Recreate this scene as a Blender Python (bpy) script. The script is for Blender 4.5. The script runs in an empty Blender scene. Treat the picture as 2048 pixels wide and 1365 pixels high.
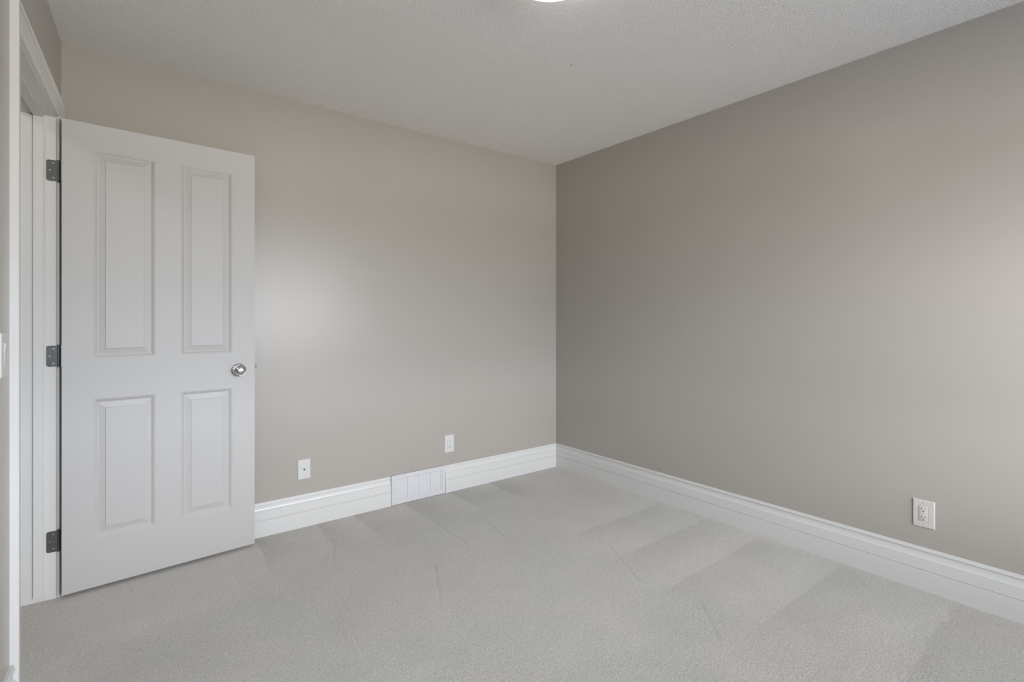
import bpy, bmesh, math, random
from mathutils import Vector, Matrix, noise

# ------------------------------------------------------------------ camera, world, light, exposure
S = bpy.context.scene
C = S.collection
R = math.radians
ROOM_W, ROOM_D, ROOM_H = 3.014, 4.25, 2.44        # x: left wall to right wall, y: 0 = far wall, negative towards the window wall
WALL_TILT = R(-2.6)                               # the door wall stands slightly out of square

cam_d = bpy.data.cameras.new('camera')
cam = bpy.data.objects.new('camera', cam_d)
C.objects.link(cam)
cam.location = (0.207, -3.0505, 1.194)
cam.rotation_euler = (R(90), 0, -math.atan2(0.6111, 0.7916))
cam_d.sensor_width = 36.0
cam_d.lens = 1017.5 / 2048 * 36.0
cam_d.shift_y = -44.5 / 2048
cam_d.clip_start = 0.02
S.camera = cam

S.view_settings.view_transform = 'Standard'
S.view_settings.look = 'None'
S.view_settings.exposure = 0.17
S.view_settings.gamma = 1.0
S.view_settings.use_curve_mapping = False

W = bpy.data.worlds.new('overcast_sky')
S.world = W
W.use_nodes = True
nt = W.node_tree
nt.nodes.clear()
wo = nt.nodes.new('ShaderNodeOutputWorld')
wb = nt.nodes.new('ShaderNodeBackground')
tc = nt.nodes.new('ShaderNodeTexCoord')
sx = nt.nodes.new('ShaderNodeSeparateXYZ')
mr = nt.nodes.new('ShaderNodeMapRange')
rp = nt.nodes.new('ShaderNodeValToRGB')
nt.links.new(tc.outputs['Generated'], sx.inputs[0])
nt.links.new(sx.outputs['Z'], mr.inputs['Value'])
mr.inputs['From Min'].default_value = -1.0
mr.inputs['From Max'].default_value = 1.0
nt.links.new(mr.outputs[0], rp.inputs[0])
nt.links.new(rp.outputs[0], wb.inputs[0])
cr = rp.color_ramp
def elev(deg): return 0.5 + 0.5 * math.sin(R(deg))
cr.elements[0].position = 0.0
cr.elements[0].color = (0.55, 0.62, 0.78, 1)                # street and lawns under an overcast sky
cr.elements[1].position = 1.0
cr.elements[1].color = (0.10, 0.11, 0.13, 1)
for dg, col in ((-20.0, (0.55, 0.62, 0.78, 1)), (-14.0, (2.62, 2.52, 2.40, 1)), (-3.5, (2.62, 2.52, 2.40, 1)),   # unseen bright ground band, fitted to lift the ceiling
                (-2.5, (1.0, 1.0, 1.0, 1)), (0.3, (1.0, 1.0, 1.0, 1)), (0.8, (2.6, 2.8, 3.15, 1)), (6.5, (2.6, 2.8, 3.1, 1)),  # dim strip fitted at the horizon, then sky
                (8.0, (4.3, 4.45, 4.8, 1)), (14.0, (4.3, 4.4, 4.7, 1)), (17.5, (2.2, 2.3, 2.45, 1)), (30.0, (2.2, 2.3, 2.4, 1)), (36.0, (0.10, 0.11, 0.13, 1))):
    e = cr.elements.new(elev(dg)); e.color = col
WORLD_STRENGTH = 5.0
wb.inputs[1].default_value = WORLD_STRENGTH
nt.links.new(wb.outputs[0], wo.inputs[0])

WIN = dict(x0=0.35, x1=2.80, z0=0.70, z1=1.97)              # window opening in the wall behind the camera
pl = bpy.data.lights.new('window_portal', 'AREA')
pl.shape = 'RECTANGLE'
pl.size = WIN['x1'] - WIN['x0']
pl.size_y = WIN['z1'] - WIN['z0']
pl.cycles.is_portal = True
po = bpy.data.objects.new('window_portal', pl)
po.location = ((WIN['x0'] + WIN['x1']) / 2, -ROOM_D - 0.02, (WIN['z0'] + WIN['z1']) / 2)
po.rotation_euler = (R(90), 0, 0)
C.objects.link(po)
LAMP_STRENGTH = 4.4
hl = bpy.data.lights.new('hall_fill_light', 'AREA')               # unseen fill added in the hallway to brighten jamb and ceiling
hl.shape = 'DISK'; hl.size = 0.35; hl.energy = 6; hl.color = (1.0, 0.96, 0.9)
ho = bpy.data.objects.new('hall_fill_light', hl)
ho.location = (-0.75, -1.1, 2.40)
C.objects.link(ho)

# ------------------------------------------------------------------ material helpers
def srgb(r, g, b):
    def f(v):
        v /= 255.0
        return v / 12.92 if v <= 0.04045 else ((v + 0.055) / 1.055) ** 2.4
    return (f(r), f(g), f(b), 1)

def mat(name, col, rough=0.5, metal=0.0, bump=None, spec=0.5, var=None):
    """bump: (scale, detail, distance, strength);  var: (scale, amount)"""
    m = bpy.data.materials.new(name)
    m.use_nodes = True
    t = m.node_tree
    b = t.nodes['Principled BSDF']
    b.inputs['Base Color'].default_value = col
    b.inputs['Roughness'].default_value = rough
    b.inputs['Metallic'].default_value = metal
    b.inputs['Specular IOR Level'].default_value = spec
    geo = t.nodes.new('ShaderNodeTexCoord')
    if bump:
        n = t.nodes.new('ShaderNodeTexNoise')
        n.inputs['Scale'].default_value = bump[0]
        n.inputs['Detail'].default_value = bump[1]
        t.links.new(geo.outputs['Object'], n.inputs['Vector'])
        bp = t.nodes.new('ShaderNodeBump')
        bp.inputs['Distance'].default_value = bump[2]
        bp.inputs['Strength'].default_value = bump[3]
        t.links.new(n.outputs[0], bp.inputs['Height'])
        t.links.new(bp.outputs[0], b.inputs['Normal'])
    if var:
        n2 = t.nodes.new('ShaderNodeTexNoise')
        n2.inputs['Scale'].default_value = var[0]
        n2.inputs['Detail'].default_value = 3
        t.links.new(geo.outputs['Object'], n2.inputs['Vector'])
        mp = t.nodes.new('ShaderNodeMapRange')
        mp.inputs['From Min'].default_value = 0.3
        mp.inputs['From Max'].default_value = 0.7
        mp.inputs['To Min'].default_value = 1 - var[1]
        mp.inputs['To Max'].default_value = 1 + var[1]
        t.links.new(n2.outputs[0], mp.inputs['Value'])
        mx = t.nodes.new('ShaderNodeVectorMath'); mx.operation = 'SCALE'
        mx.inputs[0].default_value = col[:3]
        t.links.new(mp.outputs[0], mx.inputs['Scale'])
        t.links.new(mx.outputs[0], b.inputs['Base Color'])
    return m

M = {}
M['wall'] = mat('taupe_eggshell_paint', srgb(162, 157, 150), 0.31, bump=(260, 2, 0.0006, 0.25), spec=0.5, var=(1.3, 0.012))
M['trim'] = mat('white_semigloss_paint', srgb(205, 205, 203), 0.35, bump=(90, 2, 0.0004, 0.12))
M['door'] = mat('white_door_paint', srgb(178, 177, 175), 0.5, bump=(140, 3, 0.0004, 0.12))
M['plastic'] = mat('white_plastic', srgb(199, 199, 197), 0.3, var=(40, 0.01))
M['plastic_b'] = mat('soft_white_plastic', srgb(192, 189, 184), 0.33, var=(40, 0.01))
M['register'] = mat('white_enamelled_steel', srgb(200, 200, 202), 0.45, var=(30, 0.01))
M['nickel'] = mat('satin_nickel', (0.55, 0.55, 0.56, 1), 0.30, 1.0, var=(60, 0.04))
M['hinge'] = mat('dull_grey_hinge_steel', (0.16, 0.165, 0.165, 1), 0.38, 0.85, bump=(300, 3, 0.0003, 0.2), var=(120, 0.15))
M['screw'] = mat('screw_steel', (0.5, 0.5, 0.5, 1), 0.3, 1.0, var=(200, 0.05))
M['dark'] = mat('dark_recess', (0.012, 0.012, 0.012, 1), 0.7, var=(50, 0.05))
M['gap'] = mat('brown_gap_shade', srgb(110, 100, 84), 0.7, var=(50, 0.1))  # shade of the jamb gap put into colour; screw slots share it
M['smudge'] = mat('grey_smudge', srgb(120, 118, 114), 0.6, var=(90, 0.1))
M['brass'] = mat('dark_latch_brass', (0.10, 0.095, 0.09, 1), 0.35, 0.9, var=(90, 0.1))

# ceiling: knock-down stipple
def ceiling_mat():
    m = bpy.data.materials.new('stippled_ceiling_texture'); m.use_nodes = True
    t = m.node_tree; b = t.nodes['Principled BSDF']
    b.inputs['Base Color'].default_value = srgb(244, 242, 238)
    b.inputs['Roughness'].default_value = 0.8
    b.inputs['Specular IOR Level'].default_value = 0.25
    g = t.nodes.new('ShaderNodeTexCoord')
    n1 = t.nodes.new('ShaderNodeTexNoise'); n1.inputs['Scale'].default_value = 150; n1.inputs['Detail'].default_value = 4
    n1.inputs['Roughness'].default_value = 0.62
    n2 = t.nodes.new('ShaderNodeTexNoise'); n2.inputs['Scale'].default_value = 7; n2.inputs['Detail'].default_value = 2
    v = t.nodes.new('ShaderNodeTexVoronoi'); v.inputs['Scale'].default_value = 165; v.feature = 'SMOOTH_F1'
    v.inputs['Randomness'].default_value = 1.0
    for n in (n1, n2, v): t.links.new(g.outputs['Object'], n.inputs['Vector'])
    a = t.nodes.new('ShaderNodeMath'); a.operation = 'SUBTRACT'
    t.links.new(n1.outputs[0], a.inputs[0]); 
    s = t.nodes.new('ShaderNodeMath'); s.operation = 'MULTIPLY'; s.inputs[1].default_value = 0.28
    t.links.new(v.outputs['Distance'], s.inputs[0]); t.links.new(s.outputs[0], a.inputs[1])
    bp = t.nodes.new('ShaderNodeBump'); bp.inputs['Distance'].default_value = 0.0100; bp.inputs['Strength'].default_value = 0.9
    t.links.new(a.outputs[0], bp.inputs['Height']); t.links.new(bp.outputs[0], b.inputs['Normal'])
    return m
M['ceiling'] = ceiling_mat()

# carpet: cut pile, the nap laid by a vacuum is a vertex attribute on the floor mesh
def carpet_mat():
    m = bpy.data.materials.new('light_grey_cut_pile_carpet'); m.use_nodes = True
    t = m.node_tree; b = t.nodes['Principled BSDF']
    b.inputs['Roughness'].default_value = 0.95
    b.inputs['Specular IOR Level'].default_value = 0.1
    b.inputs['Sheen Weight'].default_value = 0.25
    b.inputs['Sheen Roughness'].default_value = 0.6
    g = t.nodes.new('ShaderNodeTexCoord')
    def nz(sc, det=2, ro=0.5):
        n = t.nodes.new('ShaderNodeTexNoise'); n.inputs['Scale'].default_value = sc
        n.inputs['Detail'].default_value = det; n.inputs['Roughness'].default_value = ro
        t.links.new(g.outputs['Object'], n.inputs['Vector']); return n
    fine, mid, blot = nz(170, 4, 0.7), nz(70, 3), nz(2.2, 4, 0.6)
    def rng(n, lo, hi, a, c):
        r = t.nodes.new('ShaderNodeMapRange'); r.inputs['From Min'].default_value = lo; r.inputs['From Max'].default_value = hi
        r.inputs['To Min'].default_value = a; r.inputs['To Max'].default_value = c
        t.links.new(n, r.inputs['Value']); return r.outputs[0]
    def mul(a, c):
        r = t.nodes.new('ShaderNodeMath'); r.operation = 'MULTIPLY'
        t.links.new(a, r.inputs[0]); t.links.new(c, r.inputs[1]); return r.outputs[0]
    at = t.nodes.new('ShaderNodeAttribute'); at.attribute_name = 'nap'
    f = mul(rng(fine.outputs[0], 0.3, 0.7, 0.70, 1.24), rng(mid.outputs[0], 0.3, 0.7, 0.93, 1.06))
    f = mul(f, rng(blot.outputs[0], 0.3, 0.7, 0.97, 1.03))
    f = mul(f, at.outputs['Fac'])
    mixc = t.nodes.new('ShaderNodeMix'); mixc.data_type = 'RGBA'
    mixc.inputs[6].default_value = srgb(211, 211, 204); mixc.inputs[7].default_value = srgb(215, 210, 204)
    t.links.new(rng(nz(1.1, 3).outputs[0], 0.42, 0.58, 0, 1), mixc.inputs[0])
    vs = t.nodes.new('ShaderNodeVectorMath'); vs.operation = 'SCALE'
    t.links.new(mixc.outputs[2], vs.inputs[0]); t.links.new(f, vs.inputs['Scale'])
    t.links.new(vs.outputs[0], b.inputs['Base Color'])
    bp = t.nodes.new('ShaderNodeBump'); bp.inputs['Distance'].default_value = 0.010; bp.inputs['Strength'].default_value = 0.8
    t.links.new(fine.outputs[0], bp.inputs['Height']); t.links.new(bp.outputs[0], b.inputs['Normal'])
    return m
M['carpet'] = carpet_mat()

def glow_mat():
    m = bpy.data.materials.new('lit_opal_glass'); m.use_nodes = True
    t = m.node_tree; b = t.nodes['Principled BSDF']
    b.inputs['Base Color'].default_value = (0.9, 0.9, 0.88, 1)
    b.inputs['Roughness'].default_value = 0.25
    b.inputs['Emission Color'].default_value = (1.0, 0.975, 0.94, 1)
    b.inputs['Emission Strength'].default_value = LAMP_STRENGTH
    return m
M['glow'] = glow_mat()

# ------------------------------------------------------------------ mesh helpers
def obj(name, bm, m, parent=None, smooth=False, loc=None, rotz=0.0):
    bmesh.ops.recalc_face_normals(bm, faces=bm.faces)
    me = bpy.data.meshes.new(name)
    bm.to_mesh(me); bm.free()
    for mm in (m if isinstance(m, (list, tuple)) else [m]): me.materials.append(mm)
    if smooth:
        for p in me.polygons: p.use_smooth = True
        me.set_sharp_from_angle(angle=R(35))
    o = bpy.data.objects.new(name, me)
    C.objects.link(o)
    if parent: o.parent = parent
    if loc is not None: o.location = loc
    o.rotation_euler = (0, 0, rotz)
    return o

def tag(o, label=None, cat=None, kind=None, group=None):
    if label: o['label'] = label
    if cat: o['category'] = cat
    if kind: o['kind'] = kind
    if group: o['group'] = group
    return o

def thing(name, label, cat, loc, rotz=0.0, group=None, kind=None):
    o = bpy.data.objects.new(name, None); C.objects.link(o)
    o.empty_display_size = 0.05
    o.location = loc; o.rotation_euler = (0, 0, rotz)
    return tag(o, label, cat, kind, group)

def box(bm, x0, x1, y0, y1, z0, z1, mi=0):
    v = [bm.verts.new((x, y, z)) for x in (x0, x1) for y in (y0, y1) for z in (z0, z1)]
    for q in ((0, 1, 3, 2), (4, 6, 7, 5), (0, 4, 5, 1), (2, 3, 7, 6), (0, 2, 6, 4), (1, 5, 7, 3)):
        bm.faces.new([v[i] for i in q]).material_index = mi
    return v

def bevel_all(bm, w, seg=2):
    bmesh.ops.bevel(bm, geom=list(bm.edges), offset=w, segments=seg, affect='EDGES', profile=0.5)

def bbox_obj(name, dims, m, parent=None, bev=0.0, seg=2):
    bm = bmesh.new(); box(bm, *dims)
    if bev: bmesh.ops.recalc_face_normals(bm, faces=bm.faces); bevel_all(bm, bev, seg)
    return obj(name, bm, m, parent, smooth=bev > 0)

def loft(bm, rings, close_ring=True, caps=True, mi=0):
    vs = [[bm.verts.new(p) for p in r] for r in rings]
    n = len(rings[0])
    for a, b in zip(vs, vs[1:]):
        for i in range(n if close_ring else n - 1):
            j = (i + 1) % n
            bm.faces.new((a[i], a[j], b[j], b[i])).material_index = mi
    if caps:
        bm.faces.new(vs[0]).material_index = mi
        bm.faces.new(list(reversed(vs[-1]))).material_index = mi
    return vs

def lathe(bm, prof, seg=48, axis='-Y', centre=(0, 0, 0), mi=0):
    """prof: list of (radius, distance along axis)"""
    cx, cy, cz = centre
    rings = []
    for r, d in prof:
        ring = []
        for k in range(seg):
            a = 2 * math.pi * k / seg
            if axis == '-Y': ring.append((cx + r * math.cos(a), cy - d, cz + r * math.sin(a)))
            elif axis == '+Y': ring.append((cx + r * math.cos(a), cy + d, cz + r * math.sin(a)))
            else: ring.append((cx + r * math.cos(a), cy + r * math.sin(a), cz + d))
        rings.append(ring)
    loft(bm, rings, True, True, mi)

# ------------------------------------------------------------------ room shell
def out_x(y):                                   # x of the tilted left wall's face at depth y
    return math.tan(WALL_TILT) * -y

FLOOR_X0 = -1.35
STROKES_R = [-1.03, -1.35, -1.68, -2.065, -2.50, -2.85]      # vacuum passes that end at the right wall
STROKES_F = [0.78, 1.10, 1.33, 1.665, 1.998, 2.32]           # passes that end at the far wall
def sstep(a, b, v):
    t = min(1, max(0, (v - a) / (b - a))); return t * t * (3 - 2 * t)
def nap(x, y):
    v = 1.0
    wob = 0.012 * noise.noise((x * 4, y * 4, 3.1)) 
    yy = y + wob + 0.03 * (2.95 - x) * 0.4
    # passes square to the right wall: bright towards the far side of each edge, dull just past it
    reach = sstep(1.95, 2.35, x + 0.18 * noise.noise((y * 3.0, 1.7, 0)) ) * (1 - sstep(2.90, 2.99, x))
    for k in range(len(STROKES_R)):
        e = STROKES_R[k]
        nxt = STROKES_R[k + 1] if k + 1 < len(STROKES_R) else e - 0.35
        if yy <= e and yy > nxt:
            t = (e - yy) / (e - nxt)
            v += reach * (-0.075 + 0.125 * sstep(0.0, 0.85, t))
    if yy > STROKES_R[0]:
        v += reach * 0.040 * sstep(STROKES_R[0] + 0.4, STROKES_R[0], yy)
    # one long wedge in front of the socket
    if x > 2.35:
        d = y - (-2.50 + 0.22 * (2.88 - x))
        if 0 < d < 0.2 * (2.90 - x) + 0.01: v += 0.02
    # passes square to the far wall
    reach = sstep(-0.62, -0.12, y + 0.15 * noise.noise((x * 3.0, 5.2, 0)))
    for k in range(len(STROKES_F)):
        e = STROKES_F[k]
        nxt = STROKES_F[k + 1] if k + 1 < len(STROKES_F) else e + 0.33
        xx = x + wob
        if e <= xx < nxt:
            t = (xx - e) / (nxt - e)
            v += reach * (-0.150 + 0.155 * sstep(0.0, 0.95, t)) + 0.02 * reach * noise.noise((x * 16, y * 11, 7))
    # fine scratches left by the vacuum's wheels
    for (ax, ay, bx, by) in ((2.24, -1.239, 2.08, -1.567), (2.143, -1.838, 1.962, -2.033), (1.416, -0.864, 1.276, -1.169),
                             (1.10, -0.35, 1.026, -0.563), (1.664, -0.45, 1.657, -0.789), (1.93, -0.5, 1.864, -0.842)):
        dx, dy = bx - ax, by - ay
        L = math.hypot(dx, dy)
        s = ((x - ax) * dx + (y - ay) * dy) / L
        d = ((x - ax) * dy - (y - ay) * dx) / L
        if 0 < s < L and abs(d) < 0.013: v += -0.10 if d < 0 else 0.05
    # general unevenness of the nap
    v += 0.040 * noise.noise((x * 2.6, y * 2.6, 0.0)) + 0.034 * noise.noise((x * 6 + 9, y * 9, 2.0)) + 0.022 * noise.noise((x * 20, y * 24, 4))
    return v

def build_floor():
    x0, x1, y0, y1 = FLOOR_X0, ROOM_W + 0.02, -ROOM_D - 0.02, 0.10
    st = 0.0125
    nx, ny = int((x1 - x0) / st), int((y1 - y0) / st)
    me = bpy.data.meshes.new('floor')
    verts, faces, vals = [], [], []
    for j in range(ny + 1):
        for i in range(nx + 1):
            x = x0 + (x1 - x0) * i / nx; y = y0 + (y1 - y0) * j / ny
            n = nap(x, y)
            verts.append((x, y, 0.0)); vals.append(n)
    for j in range(ny):
        for i in range(nx):
            a = j * (nx + 1) + i
            faces.append((a, a + 1, a + nx + 2, a + nx + 1))
    b = len(verts)
    verts += [(x0, y0, -0.1), (x1, y0, -0.1), (x1, y1, -0.1), (x0, y1, -0.1)]; vals += [1.0] * 4
    faces.append((b, b + 3, b + 2, b + 1))
    me.from_pydata(verts, [], faces)
    at = me.attributes.new('nap', 'FLOAT', 'POINT')
    at.data.foreach_set('value', vals)
    me.materials.append(M['carpet'])
    o = bpy.data.objects.new('floor', me); C.objects.link(o)
    tag(o, 'light grey cut pile carpet with vacuum strokes covering the room', 'carpet', 'structure')
build_floor()

bm = bmesh.new(); box(bm, FLOOR_X0, ROOM_W + 0.12, -ROOM_D - 0.12, 0.12, ROOM_H, ROOM_H + 0.1)
tag(obj('ceiling', bm, M['ceiling']), 'white stippled ceiling above the whole room', 'ceiling', 'structure')
bm = bmesh.new(); box(bm, FLOOR_X0, ROOM_W + 0.12, 0.0, 0.12, -0.1, ROOM_H)
tag(obj('wall_far', bm, M['wall']), 'taupe painted wall behind the open white door', 'wall', 'structure')
bm = bmesh.new(); box(bm, ROOM_W, ROOM_W + 0.12, -ROOM_D - 0.12, 0.0, -0.1, ROOM_H)
tag(obj('wall_right', bm, M['wall']), 'long taupe painted wall with one outlet, right of the room corner', 'wall', 'structure')

# door wall, in its own frame: local x = out of the wall into the room, local -y = along the wall away from the far wall
JF, JN, HD = 0.140, 0.908, 2.055          # far jamb face, near jamb face, head underside
JT = 0.019
WT = 0.12
bm = bmesh.new()
box(bm, -WT, 0, -(JF - JT), 0.02, -0.1, ROOM_H)
box(bm, -WT, 0, -(JN + JT), -(JF - JT), HD + JT, ROOM_H)
box(bm, -WT, 0, -4.42, -(JN + JT), -0.1, ROOM_H)
tag(obj('wall_left', bm, M['wall'], rotz=WALL_TILT), 'taupe wall at the left edge holding the doorway', 'wall', 'structure')

# window wall behind the camera
bm = bmesh.new()
y0, y1 = -ROOM_D - 0.12, -ROOM_D
box(bm, -0.32, WIN['x0'], y0, y1, -0.1, ROOM_H)
box(bm, WIN['x1'], ROOM_W, y0, y1, -0.1, ROOM_H)
box(bm, WIN['x0'], WIN['x1'], y0, y1, -0.1, WIN['z0'])
box(bm, WIN['x0'], WIN['x1'], y0, y1, WIN['z1'], ROOM_H)
tag(obj('wall_near', bm, M['wall']), 'taupe wall with the window, opposite the far wall', 'wall', 'structure')
bm = bmesh.new()
fy0, fy1 = -ROOM_D - 0.09, -ROOM_D - 0.05
t = 0.035
box(bm, WIN['x0'], WIN['x1'], fy0, fy1, WIN['z0'], WIN['z0'] + t)
box(bm, WIN['x0'], WIN['x1'], fy0, fy1, WIN['z1'] - t, WIN['z1'])
box(bm, WIN['x0'], WIN['x0'] + t, fy0, fy1, WIN['z0'] + t, WIN['z1'] - t)
box(bm, WIN['x1'] - t, WIN['x1'], fy0, fy1, WIN['z0'] + t, WIN['z1'] - t)
box(bm, 1.56, 1.59, fy0, fy1, WIN['z0'] + t, WIN['z1'] - t)
tag(obj('window_1', bm, M['trim']), 'white two-light window frame in the wall opposite the far wall', 'window', 'structure')

# hallway beyond the door
bm = bmesh.new()
box(bm, FLOOR_X0 - 0.1, FLOOR_X0, -ROOM_D - 0.12, 0.12, -0.1, ROOM_H)
box(bm, FLOOR_X0, -0.30, -2.2, -2.1, -0.1, ROOM_H)
tag(obj('wall_hall', bm, M['wall']), 'taupe hallway wall seen beyond the doorway', 'wall', 'structure')

# ------------------------------------------------------------------ baseboards
BASE = [(0.0, 0.0), (0.0165, 0.0), (0.0165, 0.0865), (0.0150, 0.0880), (0.0118, 0.0890), (0.0118, 0.0908), (0.0158, 0.0925), (0.0160, 0.0950),
        (0.0150, 0.0960), (0.0150, 0.1350), (0.0132, 0.1354), (0.0132, 0.1370), (0.0142, 0.1375), (0.0142, 0.1390), (0.0118, 0.1405), (0.0100, 0.1430), (0.0086, 0.1465),
        (0.0076, 0.1510), (0.0070, 0.1560), (0.0067, 0.1620), (0.0067, 0.1680), (0.0072, 0.1705), (0.0105, 0.1718), (0.0126, 0.1732), (0.0130, 0.1755), (0.0124, 0.1778),
        (0.0110, 0.1784), (0.0110, 0.1835), (0.0088, 0.1862), (0.0, 0.187)]
def baseboard(name, p0, p1, n, label, m0=0.0, m1=0.0, parent=None, rotz=0.0):
    """straight run p0 -> p1, n = outward normal, m = mitre factor at each end (moves the end by m*depth)"""
    p0, p1, n = Vector(p0), Vector(p1), Vector(n)
    d = (p1 - p0).normalized()
    bm = bmesh.new()
    r = []
    for p, mm in ((p0, m0), (p1, m1)):
        r.append([tuple((p + n * a + d * (a * mm)).to_tuple()[:2]) + (z,) for a, z in BASE])
    loft(bm, r)
    o = obj(name, bm, M['trim'], rotz=rotz, smooth=True)
    o.data.set_sharp_from_angle(angle=R(22))
    return tag(o, label, 'baseboard', 'structure')
REG_X0, REG_X1 = 1.578, 1.974
baseboard('baseboard_far', (0.02, 0, 0), (REG_X0 - 0.001, 0, 0), (0, -1, 0), 'tall white moulded baseboard between the door and the floor-level vent grille')
baseboard('baseboard_far', (REG_X1 + 0.004, 0, 0), (ROOM_W, 0, 0), (0, -1, 0), 'short white baseboard from the vent grille to the room corner', 0, -1)
baseboard('baseboard_right', (ROOM_W, 0, 0), (ROOM_W, -ROOM_D, 0), (-1, 0, 0), 'long white moulded baseboard along the right wall', 1, 0)
baseboard('baseboard_left', (0, -(JN + 0.005 + 0.081), 0), (0, -4.23, 0), (1, 0, 0), 'white baseboard starting at the near leg of the door casing', 0, 0, rotz=WALL_TILT)
baseboard('baseboard_near', (ROOM_W - 0.02, -ROOM_D, 0), (-0.17, -ROOM_D, 0), (0, 1, 0), 'white baseboard under the window')

# ------------------------------------------------------------------ door frame: casing, jamb, stop
CAS = [(0.0, 0.0), (0.0, 0.0090), (0.0015, 0.0105), (0.006, 0.0118), (0.010, 0.0112), (0.0115, 0.0128), (0.030, 0.0150), (0.050, 0.0165), (0.060, 0.0170),
       (0.0625, 0.0188), (0.068, 0.0198), (0.077, 0.0195), (0.080, 0.0170), (0.080, 0.0)]      # (distance from the inner edge, thickness)
rev = 0.005
def casing(label):
    a, b, h = JF - rev, JN + rev, HD + rev
    rings = []
    rings.append([(t_, -(a - w_), 0.0) for w_, t_ in CAS])
    rings.append([(t_, -(a - w_), h + w_) for w_, t_ in CAS])
    rings.append([(t_, -(b + w_), h + w_) for w_, t_ in CAS])
    rings.append([(t_, -(b + w_), 0.0) for w_, t_ in CAS])
    bm = bmesh.new(); loft(bm, rings)
    return tag(obj('trim_1', bm, M['trim'], rotz=WALL_TILT, smooth=True), label, 'door casing', 'structure')
casing('white moulded casing around the doorway at the left edge')
bm = bmesh.new()
box(bm, -WT, 0, -JF, -(JF - JT), 0, HD)
box(bm, -WT, 0, -(JN + JT), -JN, 0, HD)
box(bm, -WT, 0, -(JN + JT), -(JF - JT), HD, HD + JT)
jamb = tag(obj('trim_2', bm, M['trim'], rotz=WALL_TILT), 'white door jamb carrying three hinges and the stop', 'door jamb', 'structure')
bm = bmesh.new()
sp = 0.011
box(bm, -0.071, -0.039, -(JF + sp), -JF - 0.0008, 0.022, HD - 0.001)
box(bm, -0.071, -0.039, -JN + 0.0008, -(JN - sp), 0.022, HD - 0.001)
box(bm, -0.071, -0.039, -(JN - sp), -(JF + sp), HD - sp, HD - 0.001)
obj('door_stop', bm, M['trim'], jamb)
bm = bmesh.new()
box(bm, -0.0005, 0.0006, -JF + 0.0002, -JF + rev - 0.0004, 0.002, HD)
obj('reveal_shade', bm, M['gap'], jamb)  # thin brown strip painting the shadow in the gap behind the door
# hall side casing
bm = bmesh.new()
rings = []
a, b, h = JF - rev, JN + rev, HD + rev
for yy, zz in ((lambda w_: -(a - w_), lambda w_: 0.0), (lambda w_: -(a - w_), lambda w_: h + w_), (lambda w_: -(b + w_), lambda w_: h + w_), (lambda w_: -(b + w_), lambda w_: 0.0)):
    rings.append([(-WT - t_, yy(w_), zz(w_)) for w_, t_ in CAS])
loft(bm, rings)
tag(obj('trim_3', bm, M['trim'], rotz=WALL_TILT, smooth=True), 'white casing on the hallway side of the doorway', 'door casing', 'structure')

# ------------------------------------------------------------------ the open door
DW, DH, DT = 0.757, 2.030, 0.035
door = thing('door_1', 'open white four-panel door swung back towards the far wall', 'door', (0.0135, -0.174, 0.017), R(4.35), kind='structure')
PANELS = [(0.104, 0.327, 1.003, 1.918), (0.430, 0.651, 1.003, 1.918), (0.104, 0.327, 0.213, 0.824), (0.430, 0.651, 0.213, 0.824)]
PROF = [(0.0, 0.0), (0.002, 0.0012), (0.005, 0.0016), (0.0065, 0.0032), (0.010, 0.0052), (0.0135, 0.0078), (0.0155, 0.0082), (0.018, 0.0082),
        (0.041, 0.0038), (0.0415, 0.0018), (0.043, 0.0010)]
def slab():
    bm = bmesh.new()
    xs = [0, 0.104, 0.327, 0.430, 0.651, DW]
    zs = [0, 0.213, 0.824, 1.003, 1.918, DH]
    for side in (0, 1):
        yb = 0.0 if side == 0 else DT
        sg = 1 if side == 0 else -1
        for i in range(5):
            for j in range(5):
                r = (xs[i], xs[i + 1], zs[j], zs[j + 1])
                if (r[0], r[1], r[2], r[3]) in PANELS:
                    rings = []
                    for o_, dpt in PROF:
                        y = yb + sg * dpt
                        rings.append([(r[0] + o_, y, r[2] + o_), (r[1] - o_, y, r[2] + o_), (r[1] - o_, y, r[3] - o_), (r[0] + o_, y, r[3] - o_)])
                    vs = loft(bm, rings, True, False)
                    bm.faces.new(vs[-1])
                else:
                    bm.faces.new([bm.verts.new((x, yb, z)) for x, z in ((r[0], r[2]), (r[1], r[2]), (r[1], r[3]), (r[0], r[3]))])
    for (x, z0, z1) in ((0, 0, DH), (DW, 0, DH)):
        bm.faces.new([bm.verts.new(p) for p in ((x, 0, z0), (x, DT, z0), (x, DT, z1), (x, 0, z1))])
    for z in (0, DH):
        bm.faces.new([bm.verts.new(p) for p in ((0, 0, z), (DW, 0, z), (DW, DT, z), (0, DT, z))])
    bmesh.ops.remove_doubles(bm, verts=bm.verts, dist=1e-6)
    o = obj('door_panel', bm, M['door'], door)
    return o
slab()

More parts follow.
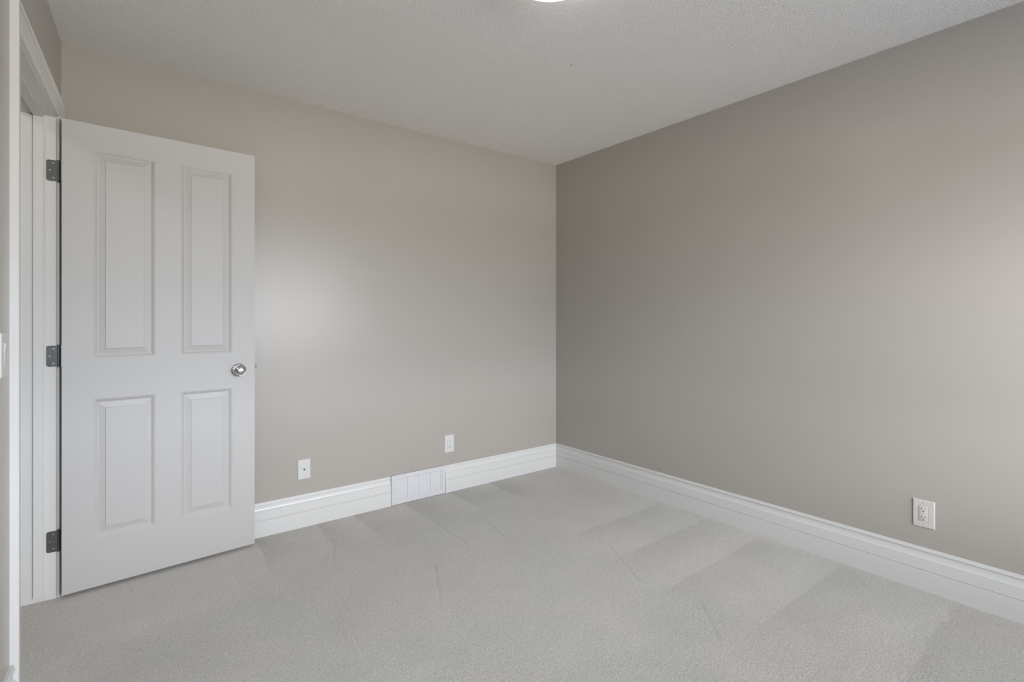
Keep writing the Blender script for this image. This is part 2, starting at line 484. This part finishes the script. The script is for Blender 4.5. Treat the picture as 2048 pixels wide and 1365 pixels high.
KX, KZ = 0.680, 0.931 - 0.017
def knob(side):
    ax = '-Y' if side == 0 else '+Y'
    cy = 0.0 if side == 0 else DT
    s = 1.0 if side == 0 else 0.86
    bm = bmesh.new()
    lathe(bm, [(0.0005, 0.0), (0.0335, 0.0), (0.0335, 0.002), (0.0325, 0.0045), (0.029, 0.007), (0.022, 0.0092), (0.016, 0.0100), (0.0125, 0.0110),
               (0.0115, 0.0150), (0.0115, 0.0260 * s), (0.0005, 0.0261 * s)], 56, ax, (KX, cy, KZ))
    rose = obj('knob_rose', bm, M['nickel'], door, smooth=True)
    bm = bmesh.new()
    b0 = 0.024 * s
    lathe(bm, [(0.0005, b0), (0.0130, b0), (0.0170, b0 + 0.002), (0.0225, b0 + 0.0060), (0.0262, b0 + 0.0115), (0.0275, b0 + 0.0165), (0.0272, b0 + 0.0205),
               (0.0258, b0 + 0.0235), (0.0240, b0 + 0.0250), (0.0230, b0 + 0.0248), (0.0222, b0 + 0.0252), (0.0205, b0 + 0.0275), (0.0160, b0 + 0.0305),
               (0.0100, b0 + 0.0325), (0.0040, b0 + 0.0333), (0.0022, b0 + 0.0334), (0.0020, b0 + 0.0322), (0.0005, b0 + 0.0321)], 56, ax, (KX, cy, KZ))
    k = obj('door_knob', bm, M['nickel'], door, smooth=True)
    if side == 0:
        tag(k, 'satin nickel privacy knob')
        bm = bmesh.new(); lathe(bm, [(0.0002, b0 + 0.0320), (0.0021, b0 + 0.0320), (0.0021, b0 + 0.0337), (0.0002, b0 + 0.0337)], 16, ax, (KX, cy, KZ))
        obj('release_hole', bm, M['dark'], k)
knob(0); knob(1)
bm = bmesh.new(); box(bm, DW, DW + 0.0012, 0.005, 0.030, KZ - 0.016, KZ + 0.041)
lp = obj('latch_plate', bm, M['brass'], door)
bm = bmesh.new()
z0, z1 = KZ + 0.003, KZ + 0.022
v = [(DW + .001, .011, z0), (DW + .001, .025, z0), (DW + .001, .025, z1), (DW + .001, .011, z1)]
w = [(DW + .012, .011, z0), (DW + .004, .025, z0), (DW + .004, .025, z1), (DW + .012, .011, z1)]
loft(bm, [v, w]); obj('latch_bolt', bm, M['brass'], lp)

# hinges: a rounded leaf on the jamb, a knuckle barrel, and a leaf on the door's edge
def hinge(z):
    loc_r = Matrix.Rotation(-R(4.35), 3, 'Z')
    jl = Matrix.Rotation(WALL_TILT, 3, 'Z')
    def to_door(x, y, zz):                 # jamb frame -> room -> door frame
        p = jl @ Vector((x, y, zz))
        p = p - Vector((0.0135, -0.174, 0.017))
        return tuple(loc_r @ p)
    h = 0.0445
    bm = bmesh.new()
    rr = 0.008
    outline = [(0.004, -h), ]
    for k in range(6):
        a = R(270 - 90 * k / 5); outline.append((-0.031 + rr + rr * math.cos(a), -h + rr + rr * math.sin(a)))
    for k in range(6):
        a = R(180 - 90 * k / 5); outline.append((-0.031 + rr + rr * math.cos(a), h - rr + rr * math.sin(a)))
    outline.append((0.004, h))
    r0 = [to_door(x, -JF - 0.0004, z + q) for x, q in outline]
    r1 = [to_door(x, -JF - 0.0026, z + q) for x, q in outline]
    loft(bm, [r0, r1])
    leaf = obj('hinge', bm, M['hinge'], door)
    tag(leaf, 'dull grey steel butt hinge')
    for sx_, sz_ in ((-0.008, 0.031), (-0.020, 0.0), (-0.008, -0.031)):
        bm = bmesh.new()
        ring = []
        cx, cz = sx_, z + sz_
        for rad, dep in ((0.0038, 0.0024), (0.0036, 0.0033), (0.0018, 0.0034), (0.0008, 0.0030)):
            ring.append([to_door(cx + rad * math.cos(2 * math.pi * k / 16), -JF - dep, cz + rad * math.sin(2 * math.pi * k / 16)) for k in range(16)])
        loft(bm, ring); obj('screw', bm, M['screw'], leaf, smooth=True)
    bm = bmesh.new()
    for k in range(5):                      # knuckles
        za, zb = -h + k * 0.0178 + 0.0006, -h + (k + 1) * 0.0178 - 0.0006
        rings = []
        for zz in (za, zb):
            rings.append([to_door(0.0075 + 0.0058 * math.cos(2 * math.pi * q / 18), -JF + 0.0012 + 0.0058 * math.sin(2 * math.pi * q / 18), z + zz) for q in range(18)])
        loft(bm, rings)
    rings = []
    for rad, zz in ((0.001, -h - 0.004), (0.0042, -h - 0.0025), (0.0040, -h), (0.0040, h), (0.0042, h + 0.0025), (0.001, h + 0.004)):
        rings.append([to_door(0.0075 + rad * math.cos(2 * math.pi * q / 18), -JF + 0.0012 + rad * math.sin(2 * math.pi * q / 18), z + zz) for q in range(18)])
    loft(bm, rings)
    obj('hinge_barrel', bm, M['hinge'], leaf, smooth=False)
    bm = bmesh.new(); box(bm, -0.0022, -0.0002, 0.004, 0.034, z - 0.017 - h, z - 0.017 + h)
    obj('edge_leaf', bm, M['hinge'], leaf)
for z in (1.826, 1.035, 0.244): hinge(z)

# ------------------------------------------------------------------ wall plates
def screw_head(parent, x, z, y, r=0.0032, m='plastic'):
    bm = bmesh.new()
    lathe(bm, [(0.0002, -0.0005), (r, -0.0005), (r, 0.0006), (r * 0.7, 0.0011), (0.0002, 0.0012)], 18, '-Y', (x, y, z))
    s = obj('plate_screw', bm, M[m], parent, smooth=True)
    bm = bmesh.new(); box(bm, x - r * 0.8, x + r * 0.8, y - 0.0016, y - 0.0011, z - 0.0005, z + 0.0005)
    obj('screw_slot', bm, M['gap'], s)
def plate_mesh(w, h, t, m, parent, name='cover_plate', bev=0.0035, cut=None):
    """domed plate; local -y faces the room"""
    bm = bmesh.new()
    rings = []
    for ins, d in ((0.0, 0.0), (0.0, t * 0.35), (bev * 0.35, t * 0.75), (bev, t), ):
        rings.append([(-w / 2 + ins, -d, -h / 2 + ins), (w / 2 - ins, -d, -h / 2 + ins), (w / 2 - ins, -d, h / 2 - ins), (-w / 2 + ins, -d, h / 2 - ins)])
    if cut:
        cw, ch = cut
        for d in (t, 0.0):
            rings.append([(-cw / 2, -d, -ch / 2), (cw / 2, -d, -ch / 2), (cw / 2, -d, ch / 2), (-cw / 2, -d, ch / 2)])
    loft(bm, rings)
    return obj(name, bm, M[m], parent)

def receptacle(parent, m):
    f = bbox_obj('receptacle', (-0.0160, 0.0160, -0.0078, -0.0008, -0.0332, 0.0332), M[m], parent, 0.0006, 2)
    for cz in (0.0185, -0.0185):
        s = 1
        for x, hh in ((-0.0062, 0.0042), (0.0062, 0.0034)):
            bm = bmesh.new(); box(bm, x - 0.0010, x + 0.0010, -0.00792, -0.0070, cz + 0.0035 - hh, cz + 0.0035 + hh)
            obj('blade_slot', bm, M['dark'], f)
        bm = bmesh.new()
        pts = [(0.0026 * math.cos(R(a)), 0.0026 * math.sin(R(a))) for a in range(180, 361, 20)] + [(0.0026, 0.0018), (-0.0026, 0.0018)]
        loft(bm, [[(x, -0.0070, cz - 0.0075 + z) for x, z in pts], [(x, -0.00792, cz - 0.0075 + z) for x, z in pts]])
        obj('ground_hole', bm, M['dark'], f)

def outlet(label, loc, rotz, w, h, m):
    t = thing('electrical_outlet', label, 'outlet', loc, rotz)
    plate_mesh(w, h, 0.0062, m, t, cut=(0.0334, 0.0672))
    receptacle(t, m)
    for z in (0.0485, -0.0485):
        screw_head(t, 0, z, -0.0062, m=m)
outlet('small white duplex outlet above the vent grille on the far wall', (2.012, 0, 0.331), 0, 0.074, 0.120, 'plastic')
outlet('larger white duplex outlet low on the right wall above the baseboard', (ROOM_W, -2.385, 0.335), R(-90), 0.078, 0.121, 'plastic_b')

t = thing('cable_wall_plate', 'blank white wall plate with one coaxial jack beside the open door', 'wall plate', (1.049, 0, 0.328))
plate_mesh(0.071, 0.1135, 0.0055, 'plastic', t)
for z in (0.0415, -0.0415): screw_head(t, 0, z, -0.0055, 0.003, 'nickel')
bm = bmesh.new()
hexp = [(0.0048 * math.cos(R(a)), 0.0048 * math.sin(R(a))) for a in range(0, 360, 60)]
loft(bm, [[(x, -0.0052, z) for x, z in hexp], [(x, -0.0072, z) for x, z in hexp]])
j = obj('coaxial_jack', bm, M['brass'], t)
bm = bmesh.new(); lathe(bm, [(0.0002, 0.007), (0.0038, 0.007), (0.0038, 0.0120), (0.0028, 0.0121), (0.0026, 0.010), (0.0002, 0.010)], 24, '-Y')
obj('threaded_barrel', bm, M['brass'], j, smooth=True)

# light switch on the door wall
ang = WALL_TILT
def on_left(s, z, n=0.0):                 # a point on the door wall
    v = Matrix.Rotation(ang, 3, 'Z') @ Vector((n, -s, 0)); return (v.x, v.y, z)
sw = thing('light_switch', 'white rocker light switch cut by the left edge of the photo', 'light switch', on_left(1.078, 1.094), R(90) + ang)
plate_mesh(0.080, 0.123, 0.006, 'plastic_b', sw, cut=(0.0334, 0.0672))
bm = bmesh.new()
sec = [(-0.0008, -0.0332), (-0.0058, -0.0332), (-0.0072, -0.0320), (-0.0078, 0.0), (-0.0106, 0.0322), (-0.0096, 0.0332), (-0.0008, 0.0332)]
loft(bm, [[(-0.0160, y, z) for y, z in sec], [(0.0160, y, z) for y, z in sec]])
obj('rocker', bm, M['plastic_b'], sw)
for z in (0.0485, -0.0485): screw_head(sw, 0, z, -0.006, m='plastic_b')

# ------------------------------------------------------------------ baseboard vent register
rw, rh, rd = REG_X1 - REG_X0, 0.189, 0.022
rg = thing('vent_register', 'white louvred floor-level vent grille set into the far baseboard', 'vent', ((REG_X0 + REG_X1) / 2, 0, 0.002))
gx0, gx1, gz0, gz1 = -rw / 2 + 0.030, rw / 2 - 0.026, 0.034, rh - 0.030
bm = bmesh.new()
rings = []
for (a, c, e, g), d in (((-rw / 2, rw / 2, 0, rh), 0.0), ((-rw / 2, rw / 2, 0, rh), rd - 0.003), ((-rw / 2 + 0.002, rw / 2 - 0.002, 0.002, rh - 0.002), rd),
                        ((gx0 - 0.004, gx1 + 0.004, gz0 - 0.004, gz1 + 0.004), rd), ((gx0, gx1, gz0, gz1), rd - 0.0025), ((gx0, gx1, gz0, gz1), 0.003)):
    rings.append([(a, -d, e), (c, -d, e), (c, -d, g), (a, -d, g)])
loft(bm, rings)
fr = obj('vent_frame', bm, M['register'], rg)
for x, z in ((-rw / 2 + 0.0115, 0.098), (rw / 2 - 0.010, 0.098)):
    bm = bmesh.new(); lathe(bm, [(0.0002, rd - 0.0005), (0.0036, rd - 0.0005), (0.0034, rd + 0.0006), (0.0016, rd + 0.0012), (0.0002, rd + 0.0008)], 18, '-Y', (x, 0, z))
    obj('screw', bm, M['screw'], fr, smooth=True)
nl = 16
cols = [0.0, 0.235, 0.485, 0.735, 0.965, 1.0]
cx = [gx0 + (gx1 - gx0) * c for c in cols]
ph = (gz1 - gz0) / nl
gapw = 0.0024
for k in range(nl):
    bm = bmesh.new()
    z = gz0 + k * ph
    for i in range(5):
        xa = cx[i] + (gapw / 2 if i else 0.0003); xb = cx[i + 1] - (gapw / 2 if i < 4 else 0.0003)
        sec = [(-(rd - 0.0046), z + 0.0002), (-(rd - 0.0034), z + 0.0004), (-(rd - 0.0040), z + ph + 0.0003), (-(rd - 0.0052), z + ph + 0.0001)]
        loft(bm, [[(xa, y, q) for y, q in sec], [(xb, y, q) for y, q in sec]])
    obj('louvre', bm, M['register'], rg)
for c in cx[1:5]:                          # upright bars behind the gaps, notched at every louvre
    bm = bmesh.new()
    for k in range(nl):
        z = gz0 + k * ph
        box(bm, c - gapw / 2, c + gapw / 2, -(rd - 0.0042), -(rd - 0.010), z + ph * 0.42, z + ph * 0.98)
    obj('divider', bm, M['register'], rg)
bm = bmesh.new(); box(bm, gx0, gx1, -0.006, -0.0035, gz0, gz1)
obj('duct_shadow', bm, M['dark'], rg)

# ------------------------------------------------------------------ ceiling lamp
LX, LY = 1.399, -1.732
lt = thing('ceiling_light', 'round opal dome ceiling light at the top edge of the photo', 'ceiling light', (LX, LY, ROOM_H))
bm = bmesh.new(); lathe(bm, [(0.0005, 0.0), (0.150, 0.0), (0.150, -0.012), (0.0005, -0.012)], 64, 'Z')
obj('base_pan', bm, M['plastic'], lt, smooth=True)
bm = bmesh.new()
prof = [(0.152, -0.010)]
for k in range(1, 15):
    a = R(90 * k / 14.5)
    prof.append((0.160 * math.cos(a) ** 0.9, -0.012 - 0.080 * math.sin(a)))
lathe(bm, prof, 64, 'Z')
obj('glass_dome', bm, M['glow'], lt, smooth=True)

# ------------------------------------------------------------------ small marks
def mark(name, parent, c, u, w, rad, seed):
    random.seed(seed)
    n = u.cross(w).normalized() * 0.0004
    ring = [c + u * (rad * random.uniform(0.6, 1.2) * math.cos(2 * math.pi * k / 10)) + w * (rad * random.uniform(0.6, 1.2) * math.sin(2 * math.pi * k / 10)) for k in range(10)]
    bm = bmesh.new()
    loft(bm, [[tuple(p) for p in ring], [tuple(p + n) for p in ring]])
    return obj(name, bm, M['smudge'], parent)
mark('speck', bpy.data.objects['ceiling'], Vector((1.963, -1.253, ROOM_H - 0.0012)), Vector((1, 0, 0)), Vector((0, 1.8, 0)), 0.0035, 3)
mark('scuff_mark', door, Vector((0.719, -0.0001, 0.995)), Vector((1, 0, 0)), Vector((0, 0, 1)), 0.0022, 5)
